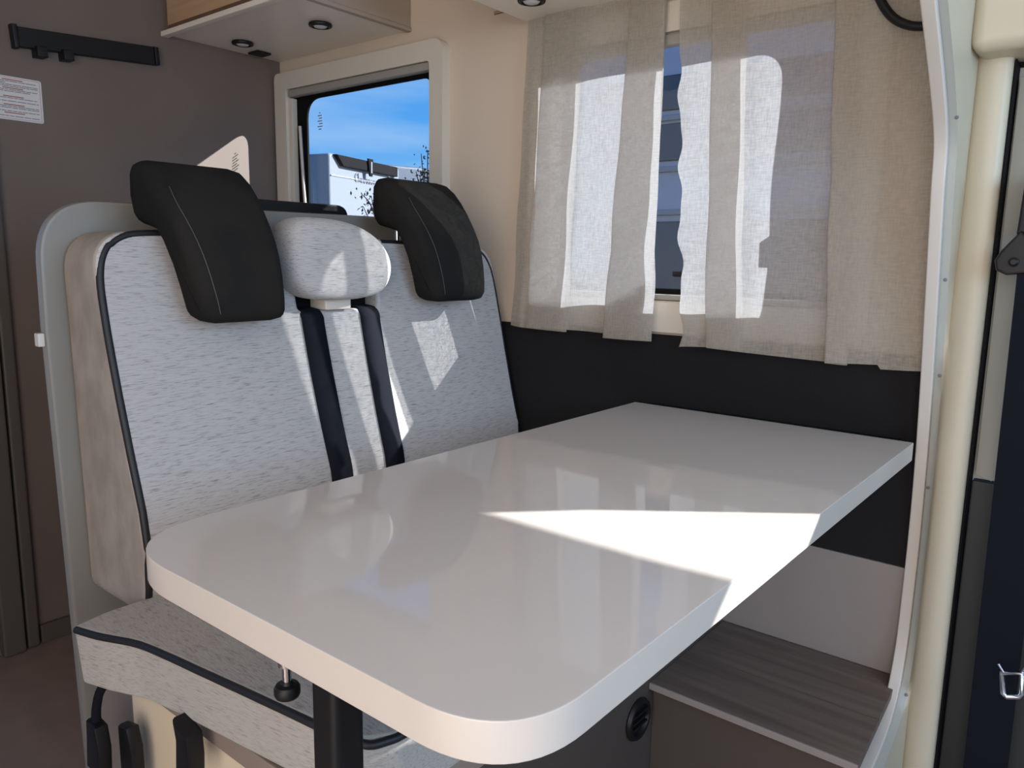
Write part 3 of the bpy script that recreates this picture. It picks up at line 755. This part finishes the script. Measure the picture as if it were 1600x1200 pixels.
rb = [(-0.724, 1.4547), (-0.705, 1.4575), (-0.668, 1.4613), (-0.608, 1.4624), (-0.6, 1.4586), (-0.608, 1.4552), (-0.66, 1.453), (-0.668, 1.4498), (-0.66, 1.447), (-0.61, 1.4503), (-0.57, 1.4575), (-0.5, 1.458), (-0.435, 1.4613), (-0.402, 1.4613), (-0.395, 1.4575), (-0.402, 1.4536), (-0.427, 1.452), (-0.433, 1.4481), (-0.424, 1.4459), (-0.38, 1.4514), (-0.335, 1.458), (-0.3, 1.4547), (-0.272, 1.4591)]
curtain('curtain', rt, rb, 0.84, 1.5525, lambda k: 0.844 + 0.006 * math.sin(7 * k) - 0.008 * (1 if k > 0.9 else 0), 'right sheer cream curtain, beside the white cab trim', 0.0045)

hr = [px_at_y(u, v, 1.43) for u, v in ((1352, -70), (1368, -20), (1380, 8), (1396, 28), (1418, 39), (1442, 41), (1470, 36), (1500, 20))]
tag(tube('curved_tube', catmull(hr, 5), 0.0075, 'black', None, 10), 'thick black curved tube above the curtain, running behind the white cab trim', 'tube')

# ------------------------------------------------------------------ outside
tag(box('ground', (-40, -30, -0.75), (30, 60, -0.65), 'asphalt', bev=0), kind=ST)

U = Vector((-0.284, 0.959, 0)).normalized(); N = Vector((0.959, 0.284, 0)).normalized()
d = ray(514, 238)
A0 = Vector((0, 0, CAMZ)) + d * (5.2 / d.y)
def F(s, z_, off=0.0):
    q = A0 + U * s + N * off
    return (q.x, q.y, z_)
def s_at(u, v):
    """point on the far motorhome's end wall seen at (u,v): (s, z)"""
    d_ = ray(u, v); c = Vector((0, 0, CAMZ)); t = (A0 - c).dot(N) / d_.dot(N); q = c + d_ * t
    return ((q - A0).dot(U), q.z)
mh = empty('motorhome', (A0.x, A0.y, -0.65), 'white motorhome outside the small window with dark roof spoiler and script lettering', 'motorhome')
sR, zR = s_at(624, 262); zT = s_at(514, 238)[1]
body = rounded([(0, -0.2), (sR, -0.2), (sR, zT), (0, zT)], [0, 0, 0.05, 0.05], 6)
from_bm('body', prism_bm([F(s, z_, 0) for s, z_ in body], [F(s, z_, -5.5) for s, z_ in body], 0.03, 3), 'gelcoat', mh)
from_bm('skirt', prism_bm([F(s, z_, -0.05) for s, z_ in [(0.05, -0.45), (sR - .05, -0.45), (sR - .05, -0.2), (0.05, -0.2)]], [F(s, z_, -5.4) for s, z_ in [(0.05, -0.45), (sR - .05, -0.45), (sR - .05, -0.2), (0.05, -0.2)]]), 'gelcoat', mh)
for so2, off in ((0.15, -0.8), (sR - 0.35, -0.8), (0.15, -4.3), (sR - 0.35, -4.3)):
    lathe('wheel', [(0.30, 0), (0.33, 0.04), (0.33, 0.16), (0.30, 0.2)], F(so2, -0.32, off), U, 'rubber', mh, 20)
s0, z0 = s_at(526, 258); s1, _ = s_at(616, 260)
hsp = s_at(570, 247)[1] - s_at(570, 264)[1]
ztl = zT
sp = [(s0 - 0.06, ztl - 0.01), (s1 + 0.0, ztl - 0.01), (s1, ztl - hsp * 1.02), (s0 + 0.06, ztl - hsp * 1.02)]
from_bm('roof_spoiler', prism_bm([F(s, z_, 0.05) for s, z_ in sp], [F(s, z_, -0.02) for s, z_ in sp], 0.01, 2), 'rubber', mh)
sc0 = s_at(571, 252)[0]
lt_ = [(sc0 - 0.05, ztl + 0.012), (sc0 + 0.05, ztl + 0.012), (sc0 + 0.03, ztl - hsp * 1.5), (sc0 - 0.02, ztl - hsp * 1.5)]
rl = from_bm('spoiler_lamp', prism_bm([F(s, z_, 0.075) for s, z_ in lt_], [F(s, z_, 0.0505) for s, z_ in lt_], 0.008, 2), 'rubber', mh)
ls2 = [(sc0 - 0.012, ztl - 0.02), (sc0 + 0.012, ztl - 0.02), (sc0 + 0.012, ztl - hsp * 1.2), (sc0 - 0.012, ztl - hsp * 1.2)]
from_bm('lamp_lens', prism_bm([F(s, z_, 0.082) for s, z_ in ls2], [F(s, z_, 0.0755) for s, z_ in ls2]), 'gelcoat', rl)
zs_ = ztl - hsp * 1.85
from_bm('seam_strip', prism_bm([F(s, z_, 0.008) for s, z_ in [(0.02, zs_), (sR - .02, zs_), (sR - .02, zs_ - .012), (.02, zs_ - .012)]], [F(s, z_, 0.0) for s, z_ in [(0.02, zs_), (sR - .02, zs_), (sR - .02, zs_ - .012), (.02, zs_ - .012)]]), 'shade_paint', mh)
# script lettering as brush strokes on the end wall
sA, zA = s_at(554, 283); sB, _ = s_at(590, 286)
hL = (s_at(554, 271)[1] - zA)
def P2(x, y): return (sA + (sB - sA) * x / 8.0, zA + hL * y)
strokes = [
    [(0.9, .85), (.55, 1.0), (.15, .7), (.1, .3), (.4, .0), (.9, .15)],
    [(1.2, 1.1), (1.15, .0), (1.3, .4), (1.55, .5), (1.7, .3), (1.75, .0)],
    [(2.6, .45), (2.2, .5), (2.05, .2), (2.3, .0), (2.55, .2), (2.65, .45), (2.7, .0)],
    [(3.0, .5), (3.05, .1), (3.3, .0), (3.55, .2), (3.6, .5), (3.65, .0)],
    [(4.4, .45), (4.1, .5), (4.05, .32), (4.4, .2), (4.35, .0), (4.0, .03)],
    [(5.2, .45), (4.9, .5), (4.85, .32), (5.2, .2), (5.15, .0), (4.8, .03)],
    [(5.9, .5), (5.6, .35), (5.65, .05), (6.0, .0), (6.2, .25), (5.9, .5)],
    [(6.6, .5), (6.6, .0), (6.7, .35), (7.0, .5), (7.2, .3), (7.25, .0)]]
bm = bmesh.new()
for st in strokes:
    pts = []
    for x, y in st:
        s, z_ = P2(x, y); pts.append(F(s, z_, 0.004))
    tube_bm(catmull(pts, 4), 0.0075, 6, bm)
tag(from_bm('script_lettering', bm, 'ink', mh), kind='stuff')

# second vehicle, further right and behind
d = ray(620, 258); A1 = Vector((0, 0, CAMZ)) + d * (7.2 / d.y)
m2 = empty('motorhome', (A1.x, A1.y, -0.65), 'grey-blue vehicle seen through the small window, partly behind a twig', 'motorhome')
U2 = Vector((0.25, 0.968, 0)).normalized(); N2 = Vector((0.968, -0.25, 0))
def F2(s, z_, off=0.0):
    q = A1 + U2 * s + N2 * off
    return (q.x, q.y, z_)
zz = A1.z
bd = rounded([(-0.6, -0.35), (2.2, -0.35), (2.2, zz), (-0.6, zz)], [0, 0, 0.12, 0.1], 5)
from_bm('body', prism_bm([F2(s, z_) for s, z_ in bd], [F2(s, z_, -4) for s, z_ in bd], 0.04, 2), 'blue_grey', m2)
sf = [(-0.5, zz - .32), (2.1, zz - .32), (2.1, zz - .62), (-.5, zz - .62)]
from_bm('window_band', prism_bm([F2(s, z_, 0.02) for s, z_ in sf], [F2(s, z_, 0.0) for s, z_ in sf], 0.004), 'van_window', m2)
for so2, off in ((-0.4, -0.8), (1.7, -0.8), (-0.4, -3.2), (1.7, -3.2)):
    lathe('wheel', [(0.28, 0), (0.30, 0.04), (0.30, 0.16), (0.28, 0.2)], F2(so2, -0.35, off), U2, 'rubber', m2, 20)

# vehicle close to the curtained window: its shaded side
m3 = empty('motorhome', (-1.0, 4.0, -0.65), 'shaded grey-blue motorhome side glimpsed through the gap between the curtains', 'motorhome')
box('body', (-2.9, 4.0, -0.35), (2.8, 6.2, 2.35), 'shade_paint', m3, 0.05)
for (z0, z1) in ((1.565, 1.765), (1.835, 2.02), (0.75, 1.235)):
    box('window', (-2.6, 3.985, z0), (-0.4, 3.9995, z1), 'van_window', m3, 0.01)
for z0 in (1.78, 1.505, 1.27):
    box('trim_strip', (-2.75, 3.975, z0), (0.6, 3.9995, z0 + 0.03), 'gelcoat', m3, 0.004)
for x0 in (-2.0, 1.6):
    lathe('wheel', [(0.27, 0), (0.30, 0.04), (0.30, 0.16), (0.27, 0.2)], (x0, 4.02, -0.35), (0, 1, 0), 'rubber', m3, 20)

# twigs in front of the far vehicles: two small trees
def tree(px, base_px, Y, tips, nleaf, spread, label):
    d_ = ray(*px); t_ = Y / d_.y
    top = Vector((0, 0, CAMZ)) + d_ * t_
    root = Vector((top.x, top.y, -0.65))
    tr = empty('small_tree', root, label, 'tree')
    bm = bmesh.new()
    tube_bm(catmull([root, root.lerp(top, .5) + Vector((.04, .02, 0)), top], 6), [0.022 - 0.018 * i / 12 for i in range(13)], 7, bm)
    lf = bmesh.new()
    for (u, v) in tips:
        d2_ = ray(u, v); tip = Vector((0, 0, CAMZ)) + d2_ * ((Y + random.uniform(-.15, .15)) / d2_.y)
        st_ = root.lerp(top, random.uniform(.75, .95))
        mid = st_.lerp(tip, .5) + Vector((0, 0, .05))
        tw = catmull([st_, mid, tip], 5)
        tube_bm(tw, [0.007 - 0.0045 * i / 10 for i in range(11)], 5, bm)
        for k in range(nleaf * 3):
            c_ = tw[random.randint(4, 10)] + Vector([random.gauss(0, spread) for _ in range(3)])
            ax = Vector([random.gauss(0, 1) for _ in range(3)]).normalized(); s_ = ax.orthogonal().normalized()
            l_ = random.uniform(.009, .019)
            q = [c_ - ax * l_, c_ + s_ * l_ * .45 + ax.cross(s_) * .004, c_ + ax * l_, c_ - s_ * l_ * .45 + ax.cross(s_) * .004]
            lf.faces.new([lf.verts.new(p) for p in q])
    from_bm('trunk', bm, 'bark', tr, ang=60)
    tag(from_bm('foliage', lf, 'leaf', tr, sm=False), kind='stuff')
tree((592, 300), None, 3.6, [(592, 294), (602, 302), (580, 306), (606, 316), (584, 320), (568, 324), (600, 328), (612, 290), (622, 302), (566, 304), (604, 284)], 7, 0.028, 'young leafy tree in front of the white motorhome outside')
tree((668, 285), None, 3.6, [(658, 240), (668, 234), (672, 244), (650, 268), (662, 262), (640, 282), (668, 275), (655, 288), (676, 262), (690, 280)], 7, 0.03, 'thin tree at the right edge of the small window')
